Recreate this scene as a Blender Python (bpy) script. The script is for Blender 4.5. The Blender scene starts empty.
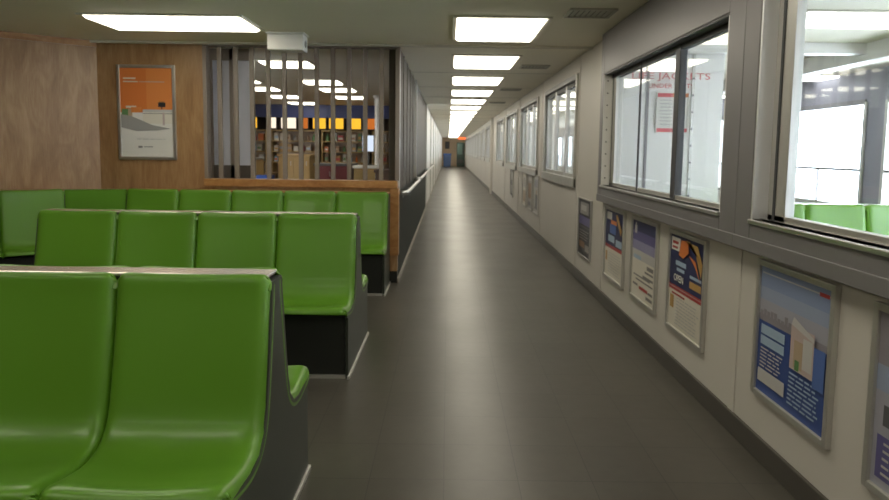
import bpy, bmesh, math, random
from mathutils import Vector, Matrix, Euler
random.seed(7)
SC = bpy.context.scene
COL = SC.collection
PI = math.pi

# ------------------------------------------------------------------ materials
def new_mat(name):
    m = bpy.data.materials.new(name); m.use_nodes = True
    nt = m.node_tree; nt.nodes.clear()
    out = nt.nodes.new('ShaderNodeOutputMaterial')
    return m, nt, out

def mat(name, col, rough=.5, metal=0, noise=.08, nscale=6, bump=0, coat=0, spec=.5, stretch=(1, 1, 1)):
    m, nt, out = new_mat(name)
    b = nt.nodes.new('ShaderNodeBsdfPrincipled')
    tc = nt.nodes.new('ShaderNodeTexCoord'); mp = nt.nodes.new('ShaderNodeMapping')
    mp.inputs['Scale'].default_value = stretch
    n = nt.nodes.new('ShaderNodeTexNoise'); n.inputs['Scale'].default_value = nscale; n.inputs['Detail'].default_value = 4
    nt.links.new(tc.outputs['Object'], mp.inputs['Vector']); nt.links.new(mp.outputs['Vector'], n.inputs['Vector'])
    mx = nt.nodes.new('ShaderNodeMix'); mx.data_type = 'RGBA'
    mx.inputs[6].default_value = (*[c * (1 - noise) for c in col], 1)
    mx.inputs[7].default_value = (*[min(1, c * (1 + noise)) for c in col], 1)
    nt.links.new(n.outputs['Fac'], mx.inputs[0]); nt.links.new(mx.outputs[2], b.inputs['Base Color'])
    b.inputs['Roughness'].default_value = rough; b.inputs['Metallic'].default_value = metal
    b.inputs['Coat Weight'].default_value = coat; b.inputs['Specular IOR Level'].default_value = spec
    if bump:
        bp = nt.nodes.new('ShaderNodeBump'); bp.inputs['Strength'].default_value = bump; bp.inputs['Distance'].default_value = .01
        nt.links.new(n.outputs['Fac'], bp.inputs['Height']); nt.links.new(bp.outputs['Normal'], b.inputs['Normal'])
    nt.links.new(b.outputs['BSDF'], out.inputs['Surface'])
    return m

def emit(name, col, s):
    m, nt, out = new_mat(name)
    e = nt.nodes.new('ShaderNodeEmission'); e.inputs['Color'].default_value = (*col, 1); e.inputs['Strength'].default_value = s
    nt.links.new(e.outputs[0], out.inputs['Surface'])
    return m

def glass_mat(name, tint=(.93, .96, .97), extra=.0):
    m, nt, out = new_mat(name)
    t = nt.nodes.new('ShaderNodeBsdfTransparent'); t.inputs['Color'].default_value = (*tint, 1)
    g = nt.nodes.new('ShaderNodeBsdfGlossy'); g.inputs['Roughness'].default_value = .03
    lw = nt.nodes.new('ShaderNodeLayerWeight'); lw.inputs['Blend'].default_value = .5
    pw = nt.nodes.new('ShaderNodeMath'); pw.operation = 'POWER'; pw.inputs[1].default_value = 4.0
    nt.links.new(lw.outputs['Facing'], pw.inputs[0])
    f = nt.nodes.new('ShaderNodeMath'); f.operation = 'MULTIPLY_ADD'; f.inputs[1].default_value = .8; f.inputs[2].default_value = .035
    nt.links.new(pw.outputs[0], f.inputs[0])
    a = nt.nodes.new('ShaderNodeMath'); a.operation = 'ADD'; a.use_clamp = True; a.inputs[1].default_value = extra
    mx = nt.nodes.new('ShaderNodeMixShader')
    nt.links.new(f.outputs[0], a.inputs[0]); nt.links.new(a.outputs[0], mx.inputs[0])
    nt.links.new(t.outputs[0], mx.inputs[1]); nt.links.new(g.outputs[0], mx.inputs[2]); nt.links.new(mx.outputs[0], out.inputs['Surface'])
    return m

def wood_mat(name, c1, c2, c3, rough=.38, grain=(2.2, 2.2, .55)):
    m, nt, out = new_mat(name)
    b = nt.nodes.new('ShaderNodeBsdfPrincipled'); b.inputs['Roughness'].default_value = rough
    tc = nt.nodes.new('ShaderNodeTexCoord'); mp = nt.nodes.new('ShaderNodeMapping'); mp.inputs['Scale'].default_value = grain
    n1 = nt.nodes.new('ShaderNodeTexNoise'); n1.inputs['Scale'].default_value = 3.0; n1.inputs['Detail'].default_value = 7; n1.inputs['Distortion'].default_value = 1.6
    mp2 = nt.nodes.new('ShaderNodeMapping'); mp2.inputs['Scale'].default_value = (grain[0] * 9, grain[1] * 9, grain[2] * 3)
    n2 = nt.nodes.new('ShaderNodeTexNoise'); n2.inputs['Scale'].default_value = 5; n2.inputs['Detail'].default_value = 5
    for mm, nn in ((mp, n1), (mp2, n2)):
        nt.links.new(tc.outputs['Object'], mm.inputs['Vector']); nt.links.new(mm.outputs['Vector'], nn.inputs['Vector'])
    ad = nt.nodes.new('ShaderNodeMath'); ad.operation = 'MULTIPLY_ADD'; ad.inputs[1].default_value = .35
    nt.links.new(n2.outputs['Fac'], ad.inputs[0])
    ml = nt.nodes.new('ShaderNodeMath'); ml.operation = 'MULTIPLY'; ml.inputs[1].default_value = .75
    nt.links.new(n1.outputs['Fac'], ml.inputs[0]); nt.links.new(ml.outputs[0], ad.inputs[2])
    r = nt.nodes.new('ShaderNodeValToRGB'); el = r.color_ramp.elements
    el[0].position = .3; el[0].color = (*c1, 1); el[1].position = .72; el[1].color = (*c3, 1)
    e = el.new(.52); e.color = (*c2, 1)
    nt.links.new(ad.outputs[0], r.inputs[0]); nt.links.new(r.outputs[0], b.inputs['Base Color']); nt.links.new(b.outputs[0], out.inputs['Surface'])
    return m

def floor_mat():
    m, nt, out = new_mat('dark vinyl tile')
    b = nt.nodes.new('ShaderNodeBsdfPrincipled')
    tc = nt.nodes.new('ShaderNodeTexCoord')
    br = nt.nodes.new('ShaderNodeTexBrick'); br.offset = 0
    br.inputs['Scale'].default_value = 1; br.inputs['Brick Width'].default_value = .305; br.inputs['Row Height'].default_value = .305
    br.inputs['Mortar Size'].default_value = .0025; br.inputs['Mortar Smooth'].default_value = .4
    br.inputs['Color1'].default_value = (.078, .071, .058, 1); br.inputs['Color2'].default_value = (.087, .080, .066, 1); br.inputs['Mortar'].default_value = (.050, .047, .040, 1)
    nt.links.new(tc.outputs['Object'], br.inputs['Vector'])
    n = nt.nodes.new('ShaderNodeTexNoise'); n.inputs['Scale'].default_value = 1.7; n.inputs['Detail'].default_value = 6
    n2 = nt.nodes.new('ShaderNodeTexNoise'); n2.inputs['Scale'].default_value = 14; n2.inputs['Detail'].default_value = 5
    for q in (n, n2): nt.links.new(tc.outputs['Object'], q.inputs['Vector'])
    mx = nt.nodes.new('ShaderNodeMix'); mx.data_type = 'RGBA'; mx.blend_type = 'MULTIPLY'; mx.inputs[0].default_value = .5
    cr = nt.nodes.new('ShaderNodeValToRGB'); cr.color_ramp.elements[0].position = .3; cr.color_ramp.elements[0].color = (.8, .8, .8, 1); cr.color_ramp.elements[1].position = .7
    nt.links.new(n2.outputs['Fac'], cr.inputs[0]); nt.links.new(br.outputs['Color'], mx.inputs[6]); nt.links.new(cr.outputs[0], mx.inputs[7])
    nt.links.new(mx.outputs[2], b.inputs['Base Color'])
    mr = nt.nodes.new('ShaderNodeMapRange'); mr.inputs['From Min'].default_value = .3; mr.inputs['From Max'].default_value = .7
    mr.inputs['To Min'].default_value = .29; mr.inputs['To Max'].default_value = .34
    nt.links.new(n.outputs['Fac'], mr.inputs[0]); nt.links.new(mr.outputs[0], b.inputs['Roughness'])
    bp = nt.nodes.new('ShaderNodeBump'); bp.inputs['Strength'].default_value = .06; bp.inputs['Distance'].default_value = .01
    nt.links.new(n2.outputs['Fac'], bp.inputs['Height']); nt.links.new(bp.outputs['Normal'], b.inputs['Normal'])
    nt.links.new(b.outputs[0], out.inputs['Surface'])
    return m

M = dict(
    floor=floor_mat(),
    ceil=mat('ceiling paint', (.87, .82, .68), .6, noise=.05, nscale=2),
    ceil_trim=mat('ceiling trim', (.60, .57, .48), .4),
    wall=mat('cream wall panel', (.60, .57, .525), .45, noise=.04, nscale=1.5),
    wall_white=mat('white wall panel', (.88, .86, .84), .35, noise=.03),
    house=mat('grey painted window housing', (.235, .225, .235), .42, .25, noise=.05),
    alu=mat('brushed aluminium', (.70, .69, .68), .3, .9, noise=.08, nscale=9, stretch=(1, 1, 8)),
    alu_bright=mat('bright trim metal', (.90, .90, .92), .5, .8, noise=.03),
    outer=mat('blue grey outer wall', (.27, .27, .32), .5),
    alu_soft=mat('dull aluminium', (.58, .57, .54), .42, .7, noise=.06),
    rail=mat('bench cap metal', (.72, .66, .60), .27, .75, noise=.06),
    dark=mat('dark rubber seal', (.06, .06, .065), .5),
    base=mat('dark baseboard', (.075, .068, .058), .4),
    base_light=mat('worn metal skirting', (.34, .31, .26), .4, .4),
    wood=wood_mat('honey plywood', (.23, .12, .05), (.33, .185, .082), (.43, .265, .13)),
    wood_edge=wood_mat('wood edge', (.24, .10, .03), (.38, .18, .06), (.48, .26, .10), grain=(.6, 2.2, 2.2)),
    slat=mat('grey brown slat', (.25, .205, .17), .5, noise=.12, nscale=8, stretch=(1, 1, .2)),
    part=mat('grey brown partition panel', (.15, .127, .108), .65, 0, spec=.2, noise=.1, nscale=5, stretch=(3, 3, .3)),
    part_hall=mat('brown corridor partition', (.095, .08, .066), .65, spec=.2, noise=.1, nscale=5, stretch=(3, 3, .3)),
    part_dark=mat('dark brown partition panel', (.10, .083, .068), .6, noise=.1, nscale=5),
    wains=mat('black green wainscot', (.028, .034, .028), .6, spec=.25),
    seat=mat('green moulded seat', (.112, .275, .020), .36, noise=.06, nscale=2.5, coat=.1),
    bench_dark=mat('black bench base', (.016, .018, .016), .45),
    bench_end=mat('dark bench end panel', (.035, .042, .032), .4),
    white=mat('white plastic', (.80, .78, .74), .4, noise=.02),
    vent=mat('vent metal', (.42, .40, .32), .45),
    vent_dark=mat('vent slot', (.08, .075, .06), .6),
    blue=mat('blue fascia', (.05, .075, .26), .4),
    maroon=mat('maroon laminate', (.16, .035, .035), .4),
    tan=mat('tan laminate', (.44, .30, .12), .4),
    grey=mat('grey laminate', (.30, .29, .27), .4),
    darkgrey=mat('dark grey laminate', (.07, .068, .065), .45),
    blueplastic=mat('blue plastic', (.03, .10, .42), .4),
    bluegrey=mat('dull blue paint', (.07, .12, .26), .5),
    greenmach=mat('dark green machine', (.035, .065, .05), .4),
    teal=mat('grey green panel', (.12, .19, .17), .4),
    buff=mat('buff end wall', (.82, .64, .44), .5),
    brown=mat('dark brown', (.10, .06, .04), .5),
    lamp=emit('light diffuser', (1, .93, .76), 5.2),
    lamp_cool=emit('cool light diffuser', (1, .97, .92), 5.5),
    menu_yellow=emit('lit yellow menu', (1, .52, .04), 1.0),
    menu_white=emit('lit white menu', (1, .86, .66), 1.1),
    menu_orange=emit('lit orange menu', (.8, .22, .04), .6),
    screen=emit('lit screen', (.75, .85, 1), .9),
    exit=emit('lit red sign', (1, .16, .04), 1.5),
    glass=glass_mat('window glass'),
    glass2=glass_mat('outer window glass', (.97, .985, 1)),
    frost=mat('frosted panel', (.66, .67, .76), .3, noise=.05),
)
# print inks
def ink(n, c): M[n] = mat('print ' + n, c, .35, noise=.03)
for n, c in dict(i_white=(.74, .72, .68), i_cream=(.70, .66, .58), i_navy=(.030, .036, .11), i_blue=(.045, .085, .28), i_mid=(.09, .16, .42), i_sky=(.24, .30, .47),
                 i_sky2=(.30, .35, .48), i_haze=(.36, .36, .42), i_city=(.27, .25, .28), i_grey=(.33, .32, .31), i_text=(.22, .21, .21), i_lgrey=(.52, .51, .50),
                 i_orange=(.66, .19, .045), i_orange2=(.70, .24, .065), i_red=(.42, .05, .05), i_gold=(.50, .30, .10), i_lblue=(.36, .48, .62), i_pink=(.50, .40, .38),
                 i_black=(.035, .035, .045), i_dgrey=(.10, .10, .11), i_purple=(.12, .11, .27), i_brown=(.25, .14, .07), i_green=(.12, .25, .10), i_signred=(.62, .10, .12),
                 i_tan=(.45, .34, .24), i_purple2=(.30, .29, .46)).items(): ink(n, c)

# ------------------------------------------------------------------ mesh builder
class MB:
    def __init__(s): s.v = []; s.f = []; s.m = []; s.mats = []; s.smooth = False
    def mi(s, m):
        if isinstance(m, str): m = M[m]
        if m not in s.mats: s.mats.append(m)
        return s.mats.index(m)
    def quad(s, pts, m):
        k = len(s.v); s.v += [tuple(p) for p in pts]; s.f.append(tuple(range(k, k + len(pts)))); s.m.append(s.mi(m)); return s
    def box(s, x0, x1, y0, y1, z0, z1, m):
        k = len(s.v)
        s.v += [(x0, y0, z0), (x1, y0, z0), (x1, y1, z0), (x0, y1, z0), (x0, y0, z1), (x1, y0, z1), (x1, y1, z1), (x0, y1, z1)]
        for q in ((0, 3, 2, 1), (4, 5, 6, 7), (0, 1, 5, 4), (1, 2, 6, 5), (2, 3, 7, 6), (3, 0, 4, 7)):
            s.f.append(tuple(k + i for i in q)); s.m.append(s.mi(m))
        return s
    def prism(s, poly, axis, a, b, m):          # poly of 2-tuples, extruded along axis
        def P(p, t):
            return {0: (t, p[0], p[1]), 1: (p[0], t, p[1]), 2: (p[0], p[1], t)}[axis]
        k = len(s.v); n = len(poly)
        s.v += [P(p, a) for p in poly] + [P(p, b) for p in poly]
        i = s.mi(m)
        s.f.append(tuple(k + j for j in range(n))); s.m.append(i)
        s.f.append(tuple(k + n + j for j in reversed(range(n)))); s.m.append(i)
        for j in range(n):
            q = (j + 1) % n
            s.f.append((k + q, k + j, k + n + j, k + n + q)); s.m.append(i)
        return s
    def tube(s, pts, r, m, n=10):
        pts = [Vector(p) for p in pts]; k0 = len(s.v); i = s.mi(m)
        for a, p in enumerate(pts):
            d = (pts[min(a + 1, len(pts) - 1)] - pts[max(a - 1, 0)]).normalized()
            e = d.cross(Vector((0, 0, 1)) if abs(d.z) < .9 else Vector((1, 0, 0))).normalized(); g = d.cross(e)
            s.v += [tuple(p + r * (math.cos(2 * PI * j / n) * e + math.sin(2 * PI * j / n) * g)) for j in range(n)]
        for a in range(len(pts) - 1):
            for j in range(n):
                q = (j + 1) % n
                s.f.append((k0 + a * n + j, k0 + a * n + q, k0 + (a + 1) * n + q, k0 + (a + 1) * n + j)); s.m.append(i)
        s.f.append(tuple(k0 + j for j in reversed(range(n)))); s.m.append(i)
        e0 = k0 + (len(pts) - 1) * n
        s.f.append(tuple(e0 + j for j in range(n))); s.m.append(i)
        return s
    def lathe(s, prof, c, m, n=16):             # (r, z) pairs about the vertical through c
        k0 = len(s.v); i = s.mi(m)
        for r, z in prof:
            s.v += [(c[0] + r * math.cos(2 * PI * j / n), c[1] + r * math.sin(2 * PI * j / n), c[2] + z) for j in range(n)]
        for a in range(len(prof) - 1):
            for j in range(n):
                q = (j + 1) % n
                s.f.append((k0 + a * n + j, k0 + a * n + q, k0 + (a + 1) * n + q, k0 + (a + 1) * n + j)); s.m.append(i)
        s.f.append(tuple(k0 + j for j in reversed(range(n)))); s.m.append(i)
        e0 = k0 + (len(prof) - 1) * n
        s.f.append(tuple(e0 + j for j in range(n))); s.m.append(i)
        return s
    def text(s, txt, x, z, h, y, m, align='CENTER', squeeze=1.0):   # lettering in the local XZ plane, facing -Y
        cu = bpy.data.curves.new('t', 'FONT'); cu.body = txt; cu.align_x = align; cu.size = h * 1.4; cu.extrude = .0008; cu.resolution_u = 3
        o = bpy.data.objects.new('t', cu); me = bpy.data.meshes.new_from_object(o)
        k = len(s.v); i = s.mi(m)
        s.v += [(x + v.co.x * squeeze, y - v.co.z, z + v.co.y) for v in me.vertices]
        for p in me.polygons: s.f.append(tuple(k + q for q in p.vertices)); s.m.append(i)
        bpy.data.objects.remove(o); bpy.data.curves.remove(cu); bpy.data.meshes.remove(me)
        return s
    def build(s, name, parent=None, bevel=0, smooth=False):
        me = bpy.data.meshes.new(name); me.from_pydata(s.v, [], s.f)
        for m in s.mats: me.materials.append(m)
        for p, i in zip(me.polygons, s.m): p.material_index = i; p.use_smooth = smooth
        bm = bmesh.new(); bm.from_mesh(me); bmesh.ops.recalc_face_normals(bm, faces=bm.faces); bm.to_mesh(me); bm.free()
        o = bpy.data.objects.new(name, me); COL.objects.link(o)
        if parent: o.parent = parent
        if bevel:
            b = o.modifiers.new('bevel', 'BEVEL'); b.width = bevel; b.segments = 2; b.limit_method = 'ANGLE'
        return o

def tag(o, label, cat, group=None, kind=None):
    o['label'] = label; o['category'] = cat
    if group: o['group'] = group
    if kind: o['kind'] = kind
    return o
def thing(name, label, cat, loc=(0, 0, 0), rz=0, group=None):
    o = bpy.data.objects.new(name, None); o.empty_display_size = .1; COL.objects.link(o)
    o.location = loc; o.rotation_euler = (0, 0, rz)
    return tag(o, label, cat, group)
def struct_root(name, loc=(0, 0, 0), rz=0):
    o = bpy.data.objects.new(name, None); COL.objects.link(o); o.location = loc; o.rotation_euler = (0, 0, rz); o['kind'] = 'structure'; return o
def struct(o): o['kind'] = 'structure'; return o
def copy_tree(o, parent=None):
    c = o.copy(); COL.objects.link(c)
    if parent: c.parent = parent
    for ch in list(o.children): copy_tree(ch, c)
    return c
ORD = 'first second third fourth fifth sixth seventh eighth ninth tenth eleventh twelfth thirteenth fourteenth fifteenth sixteenth seventeenth eighteenth nineteenth twentieth twenty-first twenty-second twenty-third twenty-fourth twenty-fifth'.split()

# ------------------------------------------------------------------ key measures
CH = 2.37          # ceiling height
XR = 1.40          # right wall face
XL = -.50          # corridor left partition face
YF = 6.20          # front wall face
Y0, Y1 = -8.0, 52.0
XO = 5.0           # outer wall of the side room
HX = 1.335         # face of the window housing

# ------------------------------------------------------------------ floor, ceiling
struct(MB().box(-8.0, XO + .3, Y0, Y1 + .2, -.1, 0, 'floor').build('floor'))
cm = MB().box(-8.0, XO + .3, Y0, Y1 + .2, CH, CH + .1, 'ceil')
for yy in (2.1, 8.3, 10.2, 12.1, 14.1, 16.0, 18, 20, 22, 24): cm.box(XL, XR, yy, yy + .012, CH - .004, CH, 'ceil_trim')
struct(cm.build('ceiling'))
struct(MB().box(-3.5, XR, YF - .06, YF - .02, CH - .022, CH, 'ceil_trim').build('trim_1', bevel=.004))

# ------------------------------------------------------------------ right wall with window openings
wins = [(-.05, 2.72, 1.065, 2.20), (3.03, 5.42, 1.065, 2.02)]
far = []
y = 6.80
while y < 18.0:
    far.append((y, y + 2.15, 1.06, 2.13)); y += 2.92
y = 20.6
while y < 49:
    far.append((y, y + 2.15, 1.06, 2.13)); y += 2.92
ops = wins + far
w = MB()
w.box(XR, XR + .1, Y0, Y1, 0, 1.06, 'wall')
edges = [Y0] + [e for a in ops for e in a[:2]] + [Y1]
for i in range(0, len(edges), 2): w.box(XR, XR + .1, edges[i], edges[i + 1], 1.06, CH, 'wall')
for a in ops: w.box(XR, XR + .1, a[0], a[1], a[3], CH, 'wall')
for yy in (5.56, 2.93, 6.72, .3): w.box(XR - .006, XR, yy - .03, yy + .03, .1, CH if yy > 5.55 else .92, 'wall')
for yy in [a[0] - .39 for a in far[1:]]: w.box(XR - .008, XR, yy - .035, yy + .035, .1, CH, 'wall')
struct(w.build('wall_right'))
struct(MB().box(XR - .018, XR, Y0, Y1, 0, .105, 'base').build('baseboard_right', bevel=.004))
struct(MB().box(XR - .07, XR, 19.35, 19.65, 0, CH, 'wall').build('trim_2', bevel=.01))

wn = [0]
def window_root():
    wn[0] += 1; return struct_root('window_%d' % wn[0])

# near pair of windows in a shared grey housing (each window owns its half of it)
def near_window(ya, yb, oa, ob, z0, z1, divs):
    r = window_root()
    h = MB(); hz0, hz1 = .92, CH
    h.box(HX, XR, ya, oa, hz0, hz1, 'house').box(HX, XR, ob, yb, hz0, hz1, 'house')
    h.box(HX, XR, oa, ob, hz0, z0, 'house').box(HX, XR, oa, ob, z1, hz1, 'house')
    h.build('housing', r, bevel=.006)
    j = MB(); x0, x1 = HX + .004, XR + .06      # bright jamb lining inside the recess
    jm = 'alu_bright' if ya < 0 else 'wall_white'
    j.box(x0, x1, oa, oa + .012, z0, z1, jm).box(x0, x1, ob - .012, ob, z0, z1, jm).box(x0, x1, oa, ob, z1 - .012, z1, 'dark')
    for k in range(9 if ya > 0 else 0):
        zz = z0 + .06 + k * (z1 - z0 - .12) / 8
        j.tube([(x0 + .03, ob - .012, zz), (x0 + .03, ob - .016, zz)], .006, 'dark', 8)
    j.build('jamb', r)
    MB().box(HX - .012, XR + .06, oa, ob, z0 - .02, z0, 'alu').build('sill', r, bevel=.004)
    MB().box(HX - .008, HX, ya, yb, .92, .98, 'house').build('apron', r, bevel=.003)
    sx0, sx1 = XR + .005, XR + .045
    s = MB(); t = .05
    s.box(sx0, sx1, oa + .012, oa + t, z0, z1 - .012, 'alu_soft').box(sx0, sx1, ob - t - .10, ob - .012, z0, z1 - .012, 'alu_soft')
    s.box(sx0, sx1, oa, ob, z0, z0 + .025, 'alu_soft').box(sx0, sx1, oa, ob, z1 - .045, z1 - .012, 'dark')
    s.box(sx0 - .004, sx0, ob - .075, ob - .055, z0, z1 - .012, 'dark')
    s.build('sash', r, bevel=.003)
    for yd, wd, dk in divs:
        MB().box(sx0 - .006, sx1 if wd > .03 else sx0 + .006, yd - wd / 2, yd + wd / 2, z0, z1 - .012, 'dark' if dk else 'alu_soft').build('mullion', r, bevel=.003)
    MB().box(sx0 + .018, sx0 + .024, oa + .02, ob - .02, z0 + .01, z1 - .02, 'glass').build('pane', r)
near_window(-.4, 2.86, -.05, 2.72, 1.065, 2.20, [(1.25, .05, 0)])
near_window(2.86, 5.52, 3.03, 5.42, 1.065, 2.02, [(3.86, .075, 1), (4.6, .02, 1)])

def far_window(oa, ob, z0, z1):
    r = window_root(); x0, x1 = XR - .03, XR + .06
    f = MB(); t = .05
    f.box(x0, x1, oa - t, oa, z0 - .1, z1 + .06, 'alu_soft').box(x0, x1, ob, ob + t, z0 - .1, z1 + .06, 'alu_soft')
    f.box(x0, x1, oa, ob, z1, z1 + .06, 'house').box(x0 - .01, x1, oa - t, ob + t, z0 - .1, z0, 'alu_soft')
    f.build('window_frame', r, bevel=.004)
    s = MB(); sx0, sx1 = XR + .01, XR + .05
    for a, b in ((oa, oa + .04), (ob - .04, ob)): s.box(sx0, sx1, a, b, z0, z1, 'alu')
    s.box(sx0, sx1, oa, ob, z0, z0 + .04, 'alu_soft').box(sx0, sx1, oa, ob, z1 - .05, z1, 'dark')
    s.build('sash', r)
    for q in (.33, .66):
        yy = oa + (ob - oa) * q
        MB().box(sx0 - .004, sx1, yy - .03, yy + .03, z0, z1, 'alu').build('mullion', r)
    MB().box(sx0 + .02, sx0 + .026, oa, ob, z0, z1, 'glass').build('pane', r)
for a in far: far_window(*a)

# ------------------------------------------------------------------ side room beyond the windows
ow = MB(); OZ0, OZ1 = .72, 1.99
oops = []
y = -7.9
while y < 48: oops.append((y, y + 1.82)); y += 2.2
ow.box(XO, XO + .12, Y0, Y1, 0, OZ0, 'wall_white').box(XO, XO + .12, Y0, Y1, OZ1, CH, 'outer')
ee = [Y0] + [e for a in oops for e in a] + [Y1]
for i in range(0, len(ee), 2): ow.box(XO, XO + .12, ee[i], ee[i + 1], OZ0, OZ1, 'outer')
struct(ow.build('wall_outer'))
for a, b in oops:
    r = window_root()
    f = MB()
    f.box(XO - .02, XO + .05, a - .03, a + .02, OZ0, OZ1, 'alu_soft').box(XO - .02, XO + .05, b - .02, b + .03, OZ0, OZ1, 'alu_soft')
    f.box(XO - .02, XO + .05, a, b, OZ0 - .03, OZ0 + .02, 'alu_soft').box(XO - .02, XO + .05, a, b, OZ1 - .03, OZ1 + .03, 'house')
    f.build('window_frame', r)
    MB().box(XO - .015, XO + .045, a, b, 1.155, 1.185, 'house').build('mid_rail', r)
    MB().box(XO + .0, XO + .03, (a + b) / 2 - .01, (a + b) / 2 + .01, OZ0, 1.17, 'house').build('glazing_bar', r)
    MB().box(XO + .02, XO + .026, a, b, OZ0, OZ1, 'glass2').build('pane', r)
# cross wall with painted notice
CW = 6.0
cw = MB().box(XR + .1, 2.62, CW, CW + .08, 0, CH, 'wall_white')
for xx, mm in ((1.90, 'house'), (2.33, 'alu_soft')): cw.box(xx - .012, xx + .012, CW - .012, CW, 0, CH, mm)
for k in range(12):
    cw.tube([(2.33, CW - .012, .3 + k * .16), (2.33, CW - .018, .3 + k * .16)], .01, 'dark', 8)
cwo = struct(cw.build('wall_cross'))
MB().text('LIFE JACKETS', 2.115, 2.05, .062, CW - .004, 'i_signred', squeeze=1.5).text('UNDER SEATS', 2.12, 1.965, .045, CW - .004, 'i_signred', squeeze=1.1).build('lettering', cwo)
struct(MB().box(XR + .1, 3.1, 17.6, 17.68, 0, CH, 'wall_white').build('wall_cross_far'))
struct(MB().box(XR + .1, XO, Y1, Y1 + .1, 0, CH, 'wall_white').box(XR + .1, XO, Y0 - .1, Y0, 0, CH, 'wall_white').build('wall_ends'))

def poster_root(name, label, y_far, y_near, z0, z1, frame_m='alu_soft', w_face=None, loc=None, rz=-PI / 2, fw=.026):
    """local x runs to the viewer's right, front is -Y; origin bottom left of the poster"""
    wd = (y_far - y_near) if w_face is None else w_face
    l = (XR, y_far, z0) if loc is None else loc
    r = thing(name, label, 'poster', l, rz)
    H = z1 - z0
    f = MB()
    f.box(0, fw, -.022, 0, 0, H, frame_m).box(wd - fw, wd, -.022, 0, 0, H, frame_m).box(fw, wd - fw, -.022, 0, 0, fw, frame_m).box(fw, wd - fw, -.022, 0, H - fw, H, frame_m)
    f.build('frame', r, bevel=.003)
    return r, wd, H, fw
def art(r, wd, H, fw, bg, rects, texts=(), polys=()):
    s = MB(); W = wd - 2 * fw; h = H - 2 * fw
    s.box(fw * .8, wd - fw * .8, -.010, -.002, fw * .8, H - fw * .8, bg)
    lay = -.0106
    for a, b, c, d, m in rects:
        s.quad([(fw + a * W, lay, fw + b * h), (fw + c * W, lay, fw + b * h), (fw + c * W, lay, fw + d * h), (fw + a * W, lay, fw + d * h)], m); lay -= .00012
    for pts, m in polys:
        s.quad([(fw + p * W, lay, fw + q * h) for p, q in pts], m); lay -= .00012
    for t, a, b, hh, m in texts: s.text(t, fw + a * W, fw + b * h, hh, lay - .0005, m)
    return s.build('print', r)
def lines(a, c, z_hi, z_lo, n, m, th=.4, ragged=True):
    out = []
    for k in range(n):
        z = z_hi - (z_hi - z_lo) * k / max(1, n - 1); st = (z_hi - z_lo) / max(1, n - 1) if n > 1 else .02
        e = c - (random.uniform(0, .18) * (c - a) if ragged else 0)
        x = a
        while x < e - .01:                      # broken into word-long dashes
            x2 = min(e, x + random.uniform(.05, .13)); out.append((x, z - st * th / 2, x2, z + st * th / 2, m)); x = x2 + .018
    return out

# --- posters on the right wall
random.seed(3)
r, wd, H, fw = poster_root('framed_poster', 'blue poster with hazy skyline, pale tower and columns of white text', 2.72, 2.16, .285, .89)
art(r, wd, H, fw, 'i_blue',
    [(0, .62, 1, 1, 'i_haze'), (0, .74, 1, 1, 'i_sky2'), (0, .84, 1, 1, 'i_sky'), (0, .57, 1, .62, 'i_city'), (.02, .945, .98, .955, 'i_lgrey'), (.84, .935, .96, .962, 'i_red')]
    + [(.02 + k * .055, .60, .02 + k * .055 + .045, .64 + .05 * random.random(), 'i_city') for k in range(9)]
    + [(.05, .47, .42, .545, 'i_lblue'), (.05, .385, .42, .455, 'i_lblue')] + lines(.06, .42, .355, .215, 6, 'i_lgrey', .38)
    + [(.04, .085, .46, .19, 'i_lgrey')] + lines(.52, .95, .30, .08, 8, 'i_lblue', .4)
    + [(.53, .34, .84, .66, 'i_pink'), (.58, .36, .70, .56, 'i_tan'), (.70, .38, .82, .60, 'i_lgrey'), (.60, .345, .66, .42, 'i_green'), (.84, .30, .98, .58, 'i_mid')],
    polys=[([(.53, .66), (.84, .60), (.84, .63), (.56, .72)], 'i_lgrey')])
r, wd, H, fw = poster_root('framed_poster', 'poster with orange swirl over dark blue and red band above white lower half', 3.83, 3.27, .27, .885)
art(r, wd, H, fw, 'i_cream',
    [(0, .43, 1, 1, 'i_navy'), (0, .40, 1, .455, 'i_red'), (.0, .43, 1, .438, 'i_pink'), (.03, .83, .30, .97, 'i_white'), (.06, .90, .24, .93, 'i_red'), (.06, .85, .22, .875, 'i_red'),
     (.18, .68, .50, .73, 'i_lblue'), (.22, .62, .46, .655, 'i_lblue'),  (.62, .51, .94, .58, 'i_gold'), (.62, .61, .94, .64, 'i_lblue'),
     (.05, .20, .17, .34, 'i_gold'), (.10, .355, .5, .375, 'i_red')] + lines(.26, .95, .33, .06, 9, 'i_lgrey', .35), texts=[('OPEN', .33, .515, .042, 'i_white')],
    polys=[([(.30, .80), (.44, .78), (.60, .86), (.56, .98), (.36, .96)], 'i_orange'), ([(.50, .97), (.62, .98), (.80, .86), (.96, .66), (.98, .80), (.84, .96)], 'i_gold'),
           ([(.60, .84), (.80, .74), (.94, .62), (.80, .80)], 'i_orange')])
r, wd, H, fw = poster_root('framed_poster', 'white poster with purple night sky top and short lines of dark text', 4.615, 4.04, .275, .885)
art(r, wd, H, fw, 'i_cream',
    [(0, .50, 1, .80, 'i_purple2'), (0, .50, 1, .62, 'i_lgrey'), (0, .74, 1, 1, 'i_purple'), (0, .86, 1, 1, 'i_navy'), (.08, .83, .18, .93, 'i_lgrey'), (.11, .93, .15, .97, 'i_lgrey'), (.08, .50, .40, .55, 'i_lblue'), (.40, .55, .60, .62, 'i_lgrey'),
     (.66, .42, .92, .47, 'i_text'), (.58, .37, .92, .395, 'i_text'), (.50, .30, .92, .33, 'i_text'), (.10, .28, .80, .30, 'i_text'), (.20, .23, .92, .25, 'i_text'), (.08, .15, .30, .18, 'i_text'),
     (.36, .13, .72, .17, 'i_red'), (.74, .13, .92, .16, 'i_text'), (.66, .05, .92, .09, 'i_text')])
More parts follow.
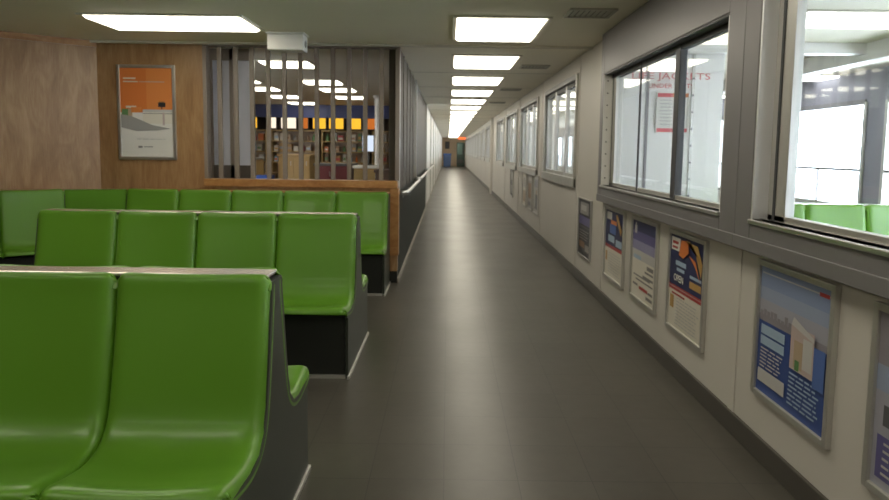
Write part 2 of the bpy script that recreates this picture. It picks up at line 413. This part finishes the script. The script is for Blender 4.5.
r, wd, H, fw = poster_root('framed_poster', 'poster with bright blue figure on dark orange scene above plain white lower half', 5.405, 4.81, .27, .885)
art(r, wd, H, fw, 'i_cream',
    [(0, .46, 1, 1, 'i_navy'), (0, .43, 1, .48, 'i_red'), (.05, .86, .34, .97, 'i_lgrey'), (.30, .80, .62, .86, 'i_orange'), (.24, .66, .58, .80, 'i_mid'), (.16, .53, .52, .63, 'i_lblue'), (.60, .50, .92, .60, 'i_lblue'),
     (.04, .22, .14, .37, 'i_gold')] + lines(.24, .94, .36, .08, 8, 'i_lgrey', .3),
    polys=[([(.60, .96), (.70, .97), (.94, .76), (.90, .68)], 'i_gold')])
r, wd, H, fw = poster_root('framed_poster', 'black poster with pale block at top, beside the column', 6.51, 5.94, .285, .88, 'i_grey', fw=.014)
art(r, wd, H, fw, 'i_black',
    [(.10, .74, .80, .95, 'i_grey'), (.18, .80, .62, .90, 'i_lgrey'), (.05, .55, .95, .70, 'i_purple'), (.1, .50, .9, .52, 'i_dgrey')]
    + lines(.1, .9, .44, .30, 4, 'i_grey', .4) + [(.12, .14, .58, .25, 'i_brown'), (.62, .10, .92, .22, 'i_grey')])
r, wd, H, fw = poster_root('framed_poster', 'grey blue poster at the right edge of the photo', 1.965, 1.40, .27, .885)
art(r, wd, H, fw, 'i_haze',
    [(0, .55, 1, 1, 'i_sky2'), (0, .70, 1, 1, 'i_city'), (.04, .05, .96, .30, 'i_purple'), (.08, .36, .5, .48, 'i_dgrey')] + lines(.1, .9, .26, .09, 5, 'i_lgrey', .35) + lines(.1, .9, .94, .84, 3, 'i_lgrey', .4))
for k, (yf, lab, bgm, rc) in enumerate([
    (9.98, 'pale poster with dark figure, below second far window', 'i_lgrey', [(.1, .08, .9, .16, 'i_grey'), (.35, .12, .75, .50, 'i_dgrey'), (.42, .5, .66, .62, 'i_tan'), (.1, .7, .9, .92, 'i_haze')]),
    (10.72, 'grey poster with brown picture, middle of three far posters', 'i_grey', [(.1, .3, .9, .75, 'i_brown'), (.1, .82, .9, .92, 'i_lgrey'), (.1, .08, .7, .2, 'i_dgrey')]),
    (11.46, 'cream poster with tan block, farthest of three far posters', 'i_cream', [(.1, .1, .9, .45, 'i_tan'), (.1, .55, .9, .9, 'i_lgrey'), (.3, .6, .6, .85, 'i_grey')]),
    (13.7, 'narrow dark poster below third far window', 'i_dgrey', [(.1, .6, .9, .9, 'i_grey'), (.1, .1, .9, .4, 'i_grey')])]):
    r, wd, H, fw = poster_root('framed_poster', lab, yf, yf - .57, .36, .98)
    art(r, wd, H, fw, bgm, rc)

# --- poster on the wood wall
random.seed(5)
r, wd, H, fw = poster_root('framed_poster', 'orange and white framed poster on honey wood wall', 0, 0, 1.215, 2.145, 'alu', w_face=.575, loc=(-3.272, YF, 1.215), rz=0, fw=.03)
art(r, wd, H, fw, 'i_white',
    [(0, .50, 1, 1, 'i_orange'), (.5, .50, 1, 1, 'i_orange2'), (.06, .875, .30, .892, 'i_cream'), (.06, .84, .34, .853, 'i_cream'), (.36, .842, .85, .850, 'i_pink'),
     (.72, .565, .86, .615, 'i_black'), (.78, .54, .80, .57, 'i_black'), (.74, .615, .84, .625, 'i_brown'), (.42, .505, 1, .535, 'i_lgrey'), (.42, .375, 1, .505, 'i_cream'), (.42, .485, 1, .495, 'i_grey'), (.80, .36, .84, .50, 'i_pink'),
     (.10, .55, .30, .575, 'i_cream'), (.02, .44, .14, .54, 'i_green'), (.14, .46, .22, .54, 'i_tan'), (.20, .50, .40, .56, 'i_orange2')]
    + lines(.2, .9, .245, .245, 1, 'i_lgrey', .4) + lines(.3, .85, .20, .20, 1, 'i_lgrey', .4) + [(.32, .10, .40, .122, 'i_text'), (.43, .107, .60, .118, 'i_grey')],
    polys=[([(0, .33), (0, .48), (.20, .46), (.60, .36), (.96, .32), (.70, .30), (.30, .29)], 'i_grey'), ([(.0, .30), (.30, .275), (.55, .285), (.9, .31), (.9, .22), (0, .22)], 'i_white')])

# --- notice on the cross wall
r, wd, H, fw = poster_root('wall_notice', 'white notice with red bands, seen through window under red lettering', 0, 0, 1.54, 1.925, 'white', w_face=.31, loc=(1.985, CW - .001, 1.54), rz=0, fw=.008)
art(r, wd, H, fw, 'i_white', [(0, .90, 1, 1, 'i_signred'), (.5, .90, 1, 1, 'i_orange'), (0, .0, 1, .10, 'i_signred')] + lines(.1, .9, .82, .2, 8, 'i_lgrey', .35))

# ------------------------------------------------------------------ side room fittings
def beam(name, lab, cat, *a):
    return tag(MB().box(*a, 'wall_white').build(name, bevel=.006), lab, cat)
beam('ceiling_duct', 'long white duct under the ceiling beyond right window', 'duct', 3.80, 3.98, -1.0, 16.5, CH - .16, CH)
for yb, lab in ((5.75, 'white cross beam nearer, ceiling beyond right window'), (9.4, 'white cross beam farther, ceiling beyond right window')):
    beam('ceiling_beam', lab, 'beam', XR + .1, XO, yb, yb + .12, CH - .1, CH)

# ------------------------------------------------------------------ ceiling light panels
def make_light(wx, wy, dm):
    root = bpy.data.objects.new('ceiling_light', None); COL.objects.link(root)
    f = MB(); b = .03
    f.box(-wx / 2 - b, -wx / 2, -wy / 2 - b, wy / 2 + b, -.012, 0, 'ceil_trim').box(wx / 2, wx / 2 + b, -wy / 2 - b, wy / 2 + b, -.012, 0, 'ceil_trim')
    f.box(-wx / 2, wx / 2, -wy / 2 - b, -wy / 2, -.012, 0, 'ceil_trim').box(-wx / 2, wx / 2, wy / 2, wy / 2 + b, -.012, 0, 'ceil_trim')
    f.build('frame', root)
    d = MB(); k = .02                             # shallow prismatic tray, slightly bowed below its frame
    lo = [(-wx / 2 + k, -wy / 2 + k, -.03), (wx / 2 - k, -wy / 2 + k, -.03), (wx / 2 - k, wy / 2 - k, -.03), (-wx / 2 + k, wy / 2 - k, -.03)]
    hi = [(-wx / 2, -wy / 2, -.006), (wx / 2, -wy / 2, -.006), (wx / 2, wy / 2, -.006), (-wx / 2, wy / 2, -.006)]
    d.quad(lo[::-1], dm)
    for i in range(4): j = (i + 1) % 4; d.quad([hi[i], hi[j], lo[j], lo[i]], dm)
    d.quad(hi, dm)
    d.build('diffuser', root)
    return root
protos = {}
def light(cx, cy, wx, wy, label, group, dm='lamp'):
    key = (wx, wy, dm)
    if key not in protos: protos[key] = o = make_light(wx, wy, dm)
    else: o = copy_tree(protos[key])
    o.location = (cx, cy, CH); tag(o, label, 'ceiling light', group); return o
PITCH = 1.925
for k in range(-5, 24):
    cy = 5.32 + PITCH * k
    lab = ('glowing panel over the corridor behind the viewer, %s back' % ORD[-k - 1]) if k < 0 else '%s glowing ceiling panel along the corridor row, counted from viewer' % ORD[k]
    light(.405, cy, .70, .93, lab, 'corridor ceiling lights')
for cy, lab in ((5.2, 'wide glowing ceiling panel above green benches, near orange poster'), (2.9, 'wide ceiling panel above the nearest green bench, out of view'), (.6, 'wide ceiling panel left above the viewer'), (-1.7, 'wide ceiling panel left behind the viewer')):
    light(-2.25, cy, 1.23, .54, lab, 'ceiling lights over the benches')
for (cx, cy), lab in zip([(-1.95, 7.62), (-1.95, 9.63), (-3.22, 9.56), (-1.92, 10.84), (-3.25, 10.8), (-1.95, 12.4), (-3.25, 12.4), (-3.28, 14.1)],
        ['nearest ceiling light behind slat screen, below white box', 'ceiling light behind slats, second nearest on right side', 'small-looking ceiling light behind slats, at far left', 'ceiling light behind slats, third from front on right side',
         'ceiling light behind slats, second from front on left side', 'farthest right ceiling light behind the slats', 'ceiling light behind slats, third from front on left side', 'farthest ceiling light behind the slats, near blue fascia']):
    light(cx, cy, .58, .52, lab, 'ceiling lights over the snack counter')
for (cx, cy), lab in zip([(3.1, 4.75), (2.9, 2.0), (4.5, 8.3), (2.5, 8.3), (4.4, 11.2), (2.6, 11.2), (2.6, 14.5), (4.4, 14.5)],
        ['ceiling light beyond right window, at top of the glass', 'ceiling light beyond right window, above the frame', 'ceiling light beyond right window, beside outer windows at mid height', 'ceiling light behind the white cross wall', 'ceiling light beyond right window, third toward the far end by outer wall',
         'ceiling light seen through first far window', 'ceiling light seen through second far window', 'farthest ceiling light beyond right window, by outer wall']):
    light(cx, cy, 1.1, .5, lab, 'ceiling lights beyond the windows', 'lamp_cool')

# ------------------------------------------------------------------ ceiling vents
for (yv, lab) in ((4.66, 'slotted ceiling vent beside nearest light panel'), (7.6, 'slotted ceiling vent beside second light panel'), (10.45, 'slotted ceiling vent between third and fourth light panels'), (13.3, 'slotted ceiling vent beside fifth light panel')):
    v = thing('ceiling_vent', lab, 'vent', (1.03, yv, CH), 0, 'corridor ceiling vents')
    f = MB().box(-.17, .17, -.14, -.115, -.014, 0, 'vent').box(-.17, .17, .115, .14, -.014, 0, 'vent').box(-.17, -.145, -.115, .115, -.014, 0, 'vent').box(.145, .17, -.115, .115, -.014, 0, 'vent')
    f.build('frame', v)
    MB().box(-.145, .145, -.115, .115, -.003, 0, 'vent_dark').build('backing', v)
    for k in range(7):
        x = -.12 + k * .04
        MB().prism([(x - .008, -.003), (x + .014, -.013), (x + .017, -.011), (x - .004, -.002)], 1, -.115, .115, 'vent').build('slat', v)

# ------------------------------------------------------------------ front wood wall, slat screen, angled wall
XC = -3.47
struct(MB().box(XC - .1, -2.43, YF, YF + .1, 0, CH, 'wood').box(-2.43, XL, YF, YF + .1, .12, .96, 'wood').box(-2.43, XL, YF + .01, YF + .1, 0, .12, 'bench_dark').build('wall_front'))
struct(MB().box(-2.43, XL, YF - .03, YF + .12, .96, 1.035, 'wood_edge').build('trim_3', bevel=.006))
struct(MB().box(XL - .075, XL + .012, YF - .02, YF + .1, .28, .96, 'wood_edge').build('trim_4', bevel=.004))
scr = thing('slat_screen', 'tall screen of upright grey brown slats above green bench', 'screen', (0, YF + .05, 0))
for k in range(12):
    x = -2.28 + k * .161
    MB().box(x - .022, x + .022, -.014, .014, 1.035, CH, 'slat').build('slat', scr, bevel=.004)
MB().box(-2.43, XL, -.055, .055, CH - .03, CH, 'slat').build('top_rail', scr)
MB().box(-2.43, -2.395, -.05, .05, 1.035, CH, 'slat').build('post', scr)
ANG = math.radians(38)
aw = struct_root('wall_left', (XC, YF, 0), ANG)       # local -x runs along the wall to the left, front is -y
MB().box(-3.2, .1, 0, .1, 0, CH, 'wood').build('panelling', aw)
MB().box(-3.2, 0, -.02, 0, CH - .06, CH, 'wood_edge').build('cornice', aw)
ex, ey = XC - 3.2 * math.cos(ANG), YF - 3.2 * math.sin(ANG)
struct(MB().box(ex - .1, ex, Y0, ey + .1, 0, CH, 'wood').build('wall_side'))
struct(MB().box(ex, XR + .1, Y0 - .1, Y0, 0, CH, 'wood').build('wall_rear'))

# white box at the ceiling
bx = thing('ceiling_unit', 'white oblong plastic box fixed to ceiling before slat screen', 'emergency light', (-1.455, 5.68, CH))
MB().box(-.16, .16, -.09, .09, -.155, -.012, 'white').build('body', bx, bevel=.012)
MB().box(-.17, .17, -.1, .1, -.014, 0, 'white').build('mounting_plate', bx, bevel=.003)
MB().tube([(.158, 0, -.09), (.166, 0, -.09)], .03, 'grey', 16).build('test_button', bx)

# ------------------------------------------------------------------ benches
SW = .508
def cat_rom(p, n=5):
    out = []
    for i in range(len(p) - 1):
        a, b, c, d = p[max(i - 1, 0)], p[i], p[i + 1], p[min(i + 2, len(p) - 1)]
        for k in range(n):
            t = k / n
            out.append(tuple(.5 * ((2 * b[j]) + (-a[j] + c[j]) * t + (2 * a[j] - 5 * b[j] + 4 * c[j] - d[j]) * t * t + (-a[j] + 3 * b[j] - 3 * c[j] + d[j]) * t ** 3) for j in (0, 1)))
    out.append(p[-1]); return out
PROF = cat_rom([(-.045, .924), (-.058, .930), (-.072, .916), (-.082, .84), (-.118, .66), (-.150, .52), (-.178, .458), (-.225, .420), (-.30, .407), (-.39, .418), (-.455, .432), (-.48, .432), (-.497, .422), (-.500, .400)])
def seat_mesh():
    n = len(PROF); us = []
    hw = SW / 2 - .004
    for u, h in ((-hw, -.050), (-hw + .002, -.028), (-hw + .008, -.010), (-hw + .02, -.002), (-hw + .045, 0), (-hw + .10, -.005), (-hw + .17, -.010), (0, -.013)):
        us.append((u, h))
    us += [(-u, h) for u, h in us[-2::-1]]
    v = []; f = []
    for i, (y, z) in enumerate(PROF):
        a, b = PROF[max(i - 1, 0)], PROF[min(i + 1, n - 1)]
        ty, tz = b[0] - a[0], b[1] - a[1]; L = math.hypot(ty, tz)
        ny, nz = tz / L, -ty / L                 # front normal: up and towards -y
        fade = min(1, max(.15, min(i, n - 1 - i) / 8))
        for u, h in us:
            hh = h if abs(u) > hw - .03 else h * fade
            v.append((u, y + ny * hh, z + nz * hh))
    m = len(us)
    for i in range(n - 1):
        for j in range(m - 1): f.append((i * m + j, i * m + j + 1, (i + 1) * m + j + 1, (i + 1) * m + j))
    me = bpy.data.meshes.new('seat'); me.from_pydata(v, [], f); me.materials.append(M['seat'])
    for p in me.polygons: p.use_smooth = True
    return me
SEAT = seat_mesh()
def seat(parent, x, rz=0):
    o = bpy.data.objects.new('seat', SEAT); COL.objects.link(o); o.parent = parent
    o.location = (x, 0, 0); o.rotation_euler = (0, 0, rz)
    s = o.modifiers.new('thick', 'SOLIDIFY'); s.thickness = .008; s.offset = -1
    b = o.modifiers.new('sub', 'SUBSURF'); b.levels = 1; b.render_levels = 1
    return o
HALF = [(0, 0), (-.435, 0), (-.435, .365), (-.465, .38), (-.465, .40), (-.30, .388), (-.215, .40), (-.165, .445), (-.135, .52), (-.105, .66), (-.066, .86), (-.055, .912), (0, .912)]
def bench(label, xr, yc, nseats, double=True, loc=None, rz=0, corner=False):
    """local origin at the right-hand end, seats run to -x and face -y"""
    r = thing('bench', label, 'bench', loc or (xr, yc, 0), rz)
    L = nseats * SW; back = .435 if double else .12
    for k in range(nseats):
        seat(r, -SW * (k + .5))
        if double: seat(r, -SW * (k + .5), PI)
    MB().box(-L + .02, -.02, -.42, .42 if double else back - .005, .0, .372, 'bench_dark').build('base', r)
    MB().box(-L + .015, -.012, -.432, -.418, 0, .02, 'alu_soft').build('kick_strip', r)
    poly = HALF + ([(-a, b) for a, b in HALF[-2:0:-1]] if double else [(.10, .912), (.10, 0)])
    MB().prism(poly, 0, -.014, .002, 'bench_end').build('end_panel', r)
    MB().prism(poly, 0, -L - .002, -L + .014, 'bench_end').build('end_panel', r)
    MB().box(-.004, .012, -.45, .45 if double else .11, 0, .022, 'alu_soft').build('floor_trim', r, bevel=.003)
    MB().box(-L + .012, -.012, -.05, .05 if double else .10, .372, .912, 'bench_dark').build('back_core', r)
    if double: MB().box(-L + .012, -.012, -.047, .047, .921, .934, 'rail').build('cap_rail', r, bevel=.004)
    else: MB().box(-L, 0, -.055, .11, .915, .93, 'wood_edge').build('cap_rail', r, bevel=.004)
    if corner:
        q = Matrix.Rotation(-rz, 3, 'Z') @ (Vector((XE - 5 * SW, 6.06, 0)) - Vector(loc))   # left end of the neighbouring bench, in this bench's frame
        n2 = Matrix.Rotation(-rz, 3, 'Z') @ Vector((0, 1, 0))
        a, b = q - n2 * .058, q + n2 * .03
        MB().prism([(.004, -.058), (a.x - .006, a.y), (b.x - .006, b.y), (.004, .04)], 2, .38, .928, 'seat').build('corner_panel', r)
        c2 = q - n2 * .45
        MB().prism([(.004, -.06), (.004, -.46), (c2.x - .01, c2.y), (a.x - .006, a.y)], 2, .36, .405, 'seat').build('corner_seat', r, bevel=.006)
        c3 = q - n2 * .38
        MB().prism([(.004, .0), (.004, -.41), (c3.x - .01, c3.y), (b.x - .006, b.y)], 2, .0, .36, 'bench_dark').build('corner_base', r)
    return r
XE = -.572
bench('back-to-back green moulded bench nearest the viewer, large at lower left', XE, 2.06, 4)
bench('back-to-back green moulded bench, second from the viewer, in the middle', XE, 3.98, 4)
bench('green moulded bench backed against low wood wall under the slat screen', XE, 6.06, 5, False)
# angled bench along the left wall
d = Vector((-math.cos(ANG), -math.sin(ANG), 0)); nrm = Vector((math.sin(ANG), -math.cos(ANG), 0))
p0 = Vector((XC, YF, 0)) + d * .34 + nrm * .14
bench('dim green bench along the angled wood wall at far left', 0, 0, 5, False, loc=tuple(p0), rz=ANG, corner=True)
bench('green bench beyond the large right window, facing the viewer', 4.55, 5.28, 4)

# ------------------------------------------------------------------ corridor left partition
lw = MB()
lw.box(XL - .1, XL, YF + .1, 9.3, .93, CH, 'part_hall').box(XL - .1, XL, 9.3, 14.0, .93, CH, 'part_dark')
lw.box(XL - .1, XL, YF + .1, 14.0, 0, .93, 'wains').box(XL - .1, XL, 14.0, Y1, 0, CH, 'wall_white')
for yy in (6.33, 6.9, 7.5, 8.1, 8.7): lw.box(XL, XL + .008, yy, yy + .06, .93, CH, 'part_dark')
lw.box(XL - .02, XL + .015, YF + .06, YF + .11, .93, CH, 'alu_soft').box(XL, XL + .03, 9.28, 9.34, .93, CH, 'alu_soft')
for yy in (14.0, 17.5, 21, 24.5, 28, 32, 36, 40, 44, 48): lw.box(XL, XL + .02, yy, yy + .08, 0, CH, 'alu_soft')
struct(lw.build('wall_partition'))
struct(MB().box(XL, XL + .014, YF - .02, Y1, 0, .05, 'base_light').build('baseboard_left', bevel=.003))
for a, b, lab in ((6.45, 9.3, 'metal handrail on the dark partition beside the green bench'), (9.7, 13.9, 'metal handrail farther along the dark partition'), (14.4, 18.6, 'metal handrail on the white wall farther down the corridor')):
    h = thing('handrail', lab, 'handrail', (XL, a, .90), 0, 'corridor handrails')
    L = b - a
    MB().tube([(.002, 0, 0), (.06, .02, 0), (.08, .08, 0), (.08, L - .08, 0), (.06, L - .02, 0), (.002, L, 0)], .022, 'alu', 12).build('rail', h, smooth=True)
    for k in range(3):
        yy = .5 + k * (L - 1) / 2
        MB().tube([(.0, yy, -.06), (.05, yy, -.05), (.08, yy, -.018)], .009, 'alu', 8).tube([(0, yy, -.06), (.006, yy, -.06)], .03, 'alu', 12).build('bracket', h)

# ------------------------------------------------------------------ snack area behind the slats
BX0, BY1 = -6.2, 15.6
struct(MB().box(BX0 - .1, BX0, YF + .1, BY1, 0, CH, 'part').build('wall_snack_side'))
struct(MB().box(BX0, XL - .1, BY1, BY1 + .1, 0, CH, 'part').build('wall_snack_back'))
struct(MB().box(BX0, XL - .1, 14.75, 14.9, 2.07, CH, 'blue').build('trim_5'))
fz = thing('glazed_panel', 'pair of pale frosted panels in dark frame behind leftmost slats', 'panel', (-2.27, YF + .38, 0))
MB().box(-.24, -.20, -.03, .03, 0, CH, 'slat').box(-.02, .02, -.03, .03, 0, CH, 'slat').box(.19, .23, -.03, .03, 0, CH, 'alu').box(-.2, .19, -.03, .03, 2.25, CH, 'slat').box(-.2, .19, -.03, .03, 0, 1.16, 'part_dark').build('frame', fz)
MB().box(-.2, -.02, -.008, .008, 1.16, 2.25, 'frost').build('pane', fz); MB().box(.02, .19, -.008, .008, 1.16, 2.25, 'frost').build('pane', fz)
tag(MB().lathe([(.11, 0), (.11, .05), (.07, .08), (.07, 2.3), (.1, 2.33), (.1, CH)], (-3.42, 10.2, 0), 'wall_white').build('support_post', smooth=False), 'white round post behind left end of slat screen', 'post')
tag(MB().lathe([(.09, 0), (.09, .05), (.055, .08), (.055, 2.3), (.08, 2.33), (.08, CH)], (-1.36, 12.0, 0), 'wall_white').build('support_post'), 'slim white post behind right end of slat screen', 'post')
mz0, mz1 = 1.80, 2.07
for x0, x1, m, lab in ((-5.05, -4.82, 'menu_yellow', 'narrow yellow lit menu board at far left under blue fascia'), (-4.78, -4.5, 'menu_yellow', 'yellow lit menu board second from left under blue fascia'), (-4.28, -4.05, 'menu_white', 'cream lit menu board right of the left yellow pair'),
        (-3.95, -3.58, 'menu_white', 'wide white lit menu board under blue fascia'), (-3.5, -3.3, 'menu_orange', 'dim orange menu board right of the white one'), (-3.2, -2.88, 'menu_yellow', 'yellow lit menu board, left of the right-hand trio'),
        (-2.82, -2.46, 'menu_yellow', 'yellow lit menu board, middle of the right-hand trio'), (-2.40, -2.05, 'menu_yellow', 'yellow lit menu board, right of the right-hand trio'), (-1.96, -1.72, 'menu_orange', 'small dim orange menu board at right end')):
    b = thing('menu_board', lab, 'menu board', (x0, 14.72, mz0), 0, 'lit menu boards')
    MB().box(0, x1 - x0, 0, .06, 0, mz1 - mz0, 'darkgrey').build('case', b)
    MB().box(.012, x1 - x0 - .012, -.006, 0, .012, mz1 - mz0 - .012, m).build('lit_face', b)

def cabinet(label, x0, x1, y0, y1, h, body, top, doors=2, cat='counter'):
    c = thing('counter', label, cat, (x0, y0, 0))
    W, D = x1 - x0, y1 - y0
    MB().box(0, W, 0, D, .08, h - .04, body).box(.02, W - .02, .03, D, 0, .08, 'darkgrey').build('body', c)
    MB().box(-.02, W + .02, -.02, D + .02, h - .04, h, top).build('worktop', c, bevel=.006)
    for k in range(doors):
        a, b = W * k / doors + .01, W * (k + 1) / doors - .01
        dd = MB().box(a, b, -.014, 0, .12, h - .07, body).build('door', c, bevel=.003)
        MB().tube([(b - .04, -.02, h - .2), (b - .04, -.028, h - .16), (b - .04, -.02, h - .12)], .006, 'alu', 6).build('handle', dd)
    return c
cabinet('tan fronted counter behind left slats', -4.0, -3.50, 11.2, 11.8, 1.17, 'tan', 'grey')
cabinet('tan fronted taller counter behind middle slats', -3.0, -2.45, 11.0, 11.6, 1.24, 'tan', 'tan')
cabinet('maroon counter behind slats right of centre', -2.12, -1.54, 9.9, 10.5, 1.11, 'maroon', 'darkgrey')
cabinet('tan and grey counter between maroon one and slim post', -1.50, -1.1, 9.9, 10.5, 1.08, 'tan', 'white', 1)
cabinet('low dark counter holding a blue tray', -2.9, -2.3, 8.3, 8.8, .90, 'darkgrey', 'darkgrey')
cabinet('dim brown counter at right end of slat screen', -1.05, -.68, 9.0, 9.5, 1.05, 'brown', 'brown', 1)
ty = MB().box(0, .42, 0, .26, 0, .012, 'blueplastic').box(0, .42, 0, .012, .012, .07, 'blueplastic').box(0, .42, .248, .26, .012, .07, 'blueplastic').box(0, .012, .012, .248, .012, .07, 'blueplastic').box(.408, .42, .012, .248, .012, .07, 'blueplastic').build('tray', bevel=.003)
ty.location = (-2.84, 8.42, .90); tag(ty, 'bright blue plastic tray on the low dark counter', 'tray')
mo = thing('monitor', 'bright screen on the tan and grey counter by slim post', 'monitor', (-1.32, 10.3, 1.08))
MB().box(-.08, .08, -.06, .06, 0, .015, 'darkgrey').box(-.015, .015, -.01, .01, .015, .26, 'darkgrey').build('stand', mo)
MB().box(-.10, .10, -.02, .02, .22, .50, 'darkgrey').build('case', mo, bevel=.005); MB().box(-.09, .09, -.024, -.02, .23, .49, 'screen').build('display', mo)
wl = thing('wall_lamp', 'tiny round glowing lamp behind the right end of slats', 'lamp', (-1.28, 14.73, 1.68))
MB().tube([(0, .15, 0), (0, .0, 0)], .05, 'alu', 12).build('mount', wl)
MB().lathe([(.01, -.05), (.04, -.03), (.05, 0), (.04, .03), (.01, .05)], (0, -.03, 0), 'menu_white', 10).build('globe', wl)

# shelving and goods
goods = ['i_cream', 'i_red', 'i_gold', 'i_green', 'i_white', 'i_tan', 'i_lblue', 'i_brown', 'i_grey', 'i_orange']
random.seed(11)
for n, (x0, lab) in enumerate(((-5.4, 'dark shelf unit of goods at left end under menu boards'), (-4.2, 'dark shelf unit of goods under the white menu board'), (-3.0, 'dark shelf unit of goods under the yellow trio'), (-1.8, 'dark shelf unit of goods at right end behind slim post'))):
    s = thing('shelf_unit', lab, 'shelves', (x0, 14.75, 0), 0, 'shelf units of the snack counter')
    W = 1.1
    MB().box(0, .03, 0, .4, 0, 1.78, 'tan').build('side_panel', s); MB().box(W - .03, W, 0, .4, 0, 1.78, 'tan').build('side_panel', s)
    MB().box(.03, W - .03, .38, .4, 0, 1.78, 'i_tan').build('back_panel', s)
    for z in (.75, 1.0, 1.25, 1.5, 1.75): MB().box(.03, W - .03, 0, .38, z, z + .025, 'tan').build('shelf', s)
    for z in (1.025, 1.275, 1.525):
        x = x0 + .06
        while x < x0 + W - .14:
            g = random.choice(goods); h = random.uniform(.12, .2); ww = random.uniform(.07, .13)
            if random.random() < .45:
                rr = ww * .36
                o = MB().lathe([(rr, 0), (rr, h * .6), (rr * .45, h * .78), (rr * .45, h)], (0, 0, 0), g, 10).build('bottle')
                o.location = (x + ww / 2, 14.75 + .14, z + .001); tag(o, 'small blurred bottle on shelves behind the slat screen', 'bottle', 'bottles on the snack shelves')
            else:
                o = MB().box(-ww / 2, ww / 2, 0, .12, 0, h, g).quad([(-ww / 2 + .008, -.001, h * .25), (ww / 2 - .008, -.001, h * .25), (ww / 2 - .008, -.001, h * .6), (-ww / 2 + .008, -.001, h * .6)], random.choice(goods)).build('snack_box')
                o.location = (x + ww / 2, 14.75 + .08, z + .001); tag(o, 'small blurred packet on shelves behind the slat screen', 'packet', 'packets on the snack shelves')
            x += ww + random.uniform(.02, .06)

# ------------------------------------------------------------------ far end of the corridor
struct(MB().box(XL - .1, XR + .1, Y1, Y1 + .1, 0, CH, 'buff').build('wall_end'))
dr = struct_root('door_1', (.32, Y1, 0))
MB().box(-.06, 0, -.04, 0, 0, 2.12, 'buff').box(.72, .78, -.04, 0, 0, 2.12, 'buff').box(0, .72, -.04, 0, 2.04, 2.12, 'buff').build('door_frame', dr)
dl = MB().box(0, .72, -.02, 0, .01, 2.04, 'buff').build('door_leaf', dr)
MB().box(.2, .52, -.026, -.02, 1.3, 1.8, 'glass2').build('door_window', dl); MB().tube([(.64, -.03, 1), (.64, -.05, 1.05), (.64, -.03, 1.1)], .01, 'alu', 6).build('handle', dl)
vm = thing('vending_machine', 'dark green machine standing at the far end of corridor', 'vending machine', (.72, Y1 - 1.9, 0))
MB().box(0, .62, 0, .7, .08, 1.95, 'greenmach').build('body', vm, bevel=.01)
MB().box(.04, .44, -.01, 0, 1.0, 1.85, 'teal').build('display_window', vm); MB().box(.47, .58, -.012, 0, 1.0, 1.5, 'darkgrey').build('control_panel', vm)
MB().box(.04, .5, -.012, 0, .3, .6, 'darkgrey').build('delivery_flap', vm); MB().box(.03, .59, .03, .68, 0, .08, 'darkgrey').build('plinth', vm)
es = thing('ceiling_sign', 'small red lit sign hanging at the far end of corridor', 'sign', (1.02, 46.5, CH))
MB().box(-.3, .3, -.04, .04, -.24, -.04, 'white').box(-.05, .05, -.02, .02, -.04, 0, 'white').build('case', es); MB().box(-.28, .28, -.046, -.04, -.225, -.055, 'exit').build('lit_face', es)
bb = thing('storage_bin', 'blue box standing by the end wall of corridor', 'bin', (-.36, Y1 - 1.6, 0))
MB().prism([(0.02, 0), (.58, 0), (.62, .98), (-.02, .98)], 1, 0, .5, 'bluegrey').build('body', bb, bevel=.01); MB().box(-.03, .64, -.02, .52, .98, 1.06, 'blueplastic').build('lid', bb, bevel=.01)
tag(MB().box(-.25, .12, Y1 - .03, Y1, 1.45, 2.05, 'brown').box(-.22, .09, Y1 - .034, Y1 - .03, 1.48, 2.02, 'i_dgrey').build('notice_board'), 'small dark board on the buff wall at corridor end', 'notice board')

# ------------------------------------------------------------------ world: overcast daylight
wd_ = bpy.data.worlds.new('sky'); SC.world = wd_; wd_.use_nodes = True
nt = wd_.node_tree; bg = nt.nodes['Background']
bg.inputs['Color'].default_value = (.90, .95, 1, 1); bg.inputs['Strength'].default_value = 12.0

# ------------------------------------------------------------------ camera
f = 620.0; VX, VY = 448.0, 150.0; p = math.radians(5.06); ro = math.radians(.75)
fwv = Vector((0, math.cos(p), -math.sin(p))); r0 = Vector((1, 0, 0)); u0 = r0.cross(fwv)
rv = math.cos(ro) * r0 + math.sin(ro) * u0; uv = -math.sin(ro) * r0 + math.cos(ro) * u0
c = Vector((rv.y, uv.y, fwv.y))
sx = VX - 444.5 - f * c.x / c.z; sy = VY - 250 + f * c.y / c.z
cam = bpy.data.cameras.new('camera'); co = bpy.data.objects.new('camera', cam); COL.objects.link(co)
co.matrix_world = Matrix(((rv.x, uv.x, -fwv.x, 0), (rv.y, uv.y, -fwv.y, 0), (rv.z, uv.z, -fwv.z, 1.35), (0, 0, 0, 1)))
cam.sensor_width = 36; cam.lens = f * 36 / 889; cam.shift_x = -sx / 889; cam.shift_y = sy / 889
cam.dof.use_dof = True; cam.dof.focus_distance = 1.25; cam.dof.aperture_fstop = 10
cam.clip_start = .05; cam.clip_end = 200
SC.camera = co
vs = SC.view_settings; vs.view_transform = 'Standard'; vs.look = 'None'; vs.gamma = 1; vs.use_curve_mapping = False; vs.exposure = 0.15
SC.cycles.max_bounces = 8; SC.cycles.diffuse_bounces = 4; SC.cycles.transparent_max_bounces = 12
SC.cycles.use_denoising = True; SC.cycles.sample_clamp_indirect = 6
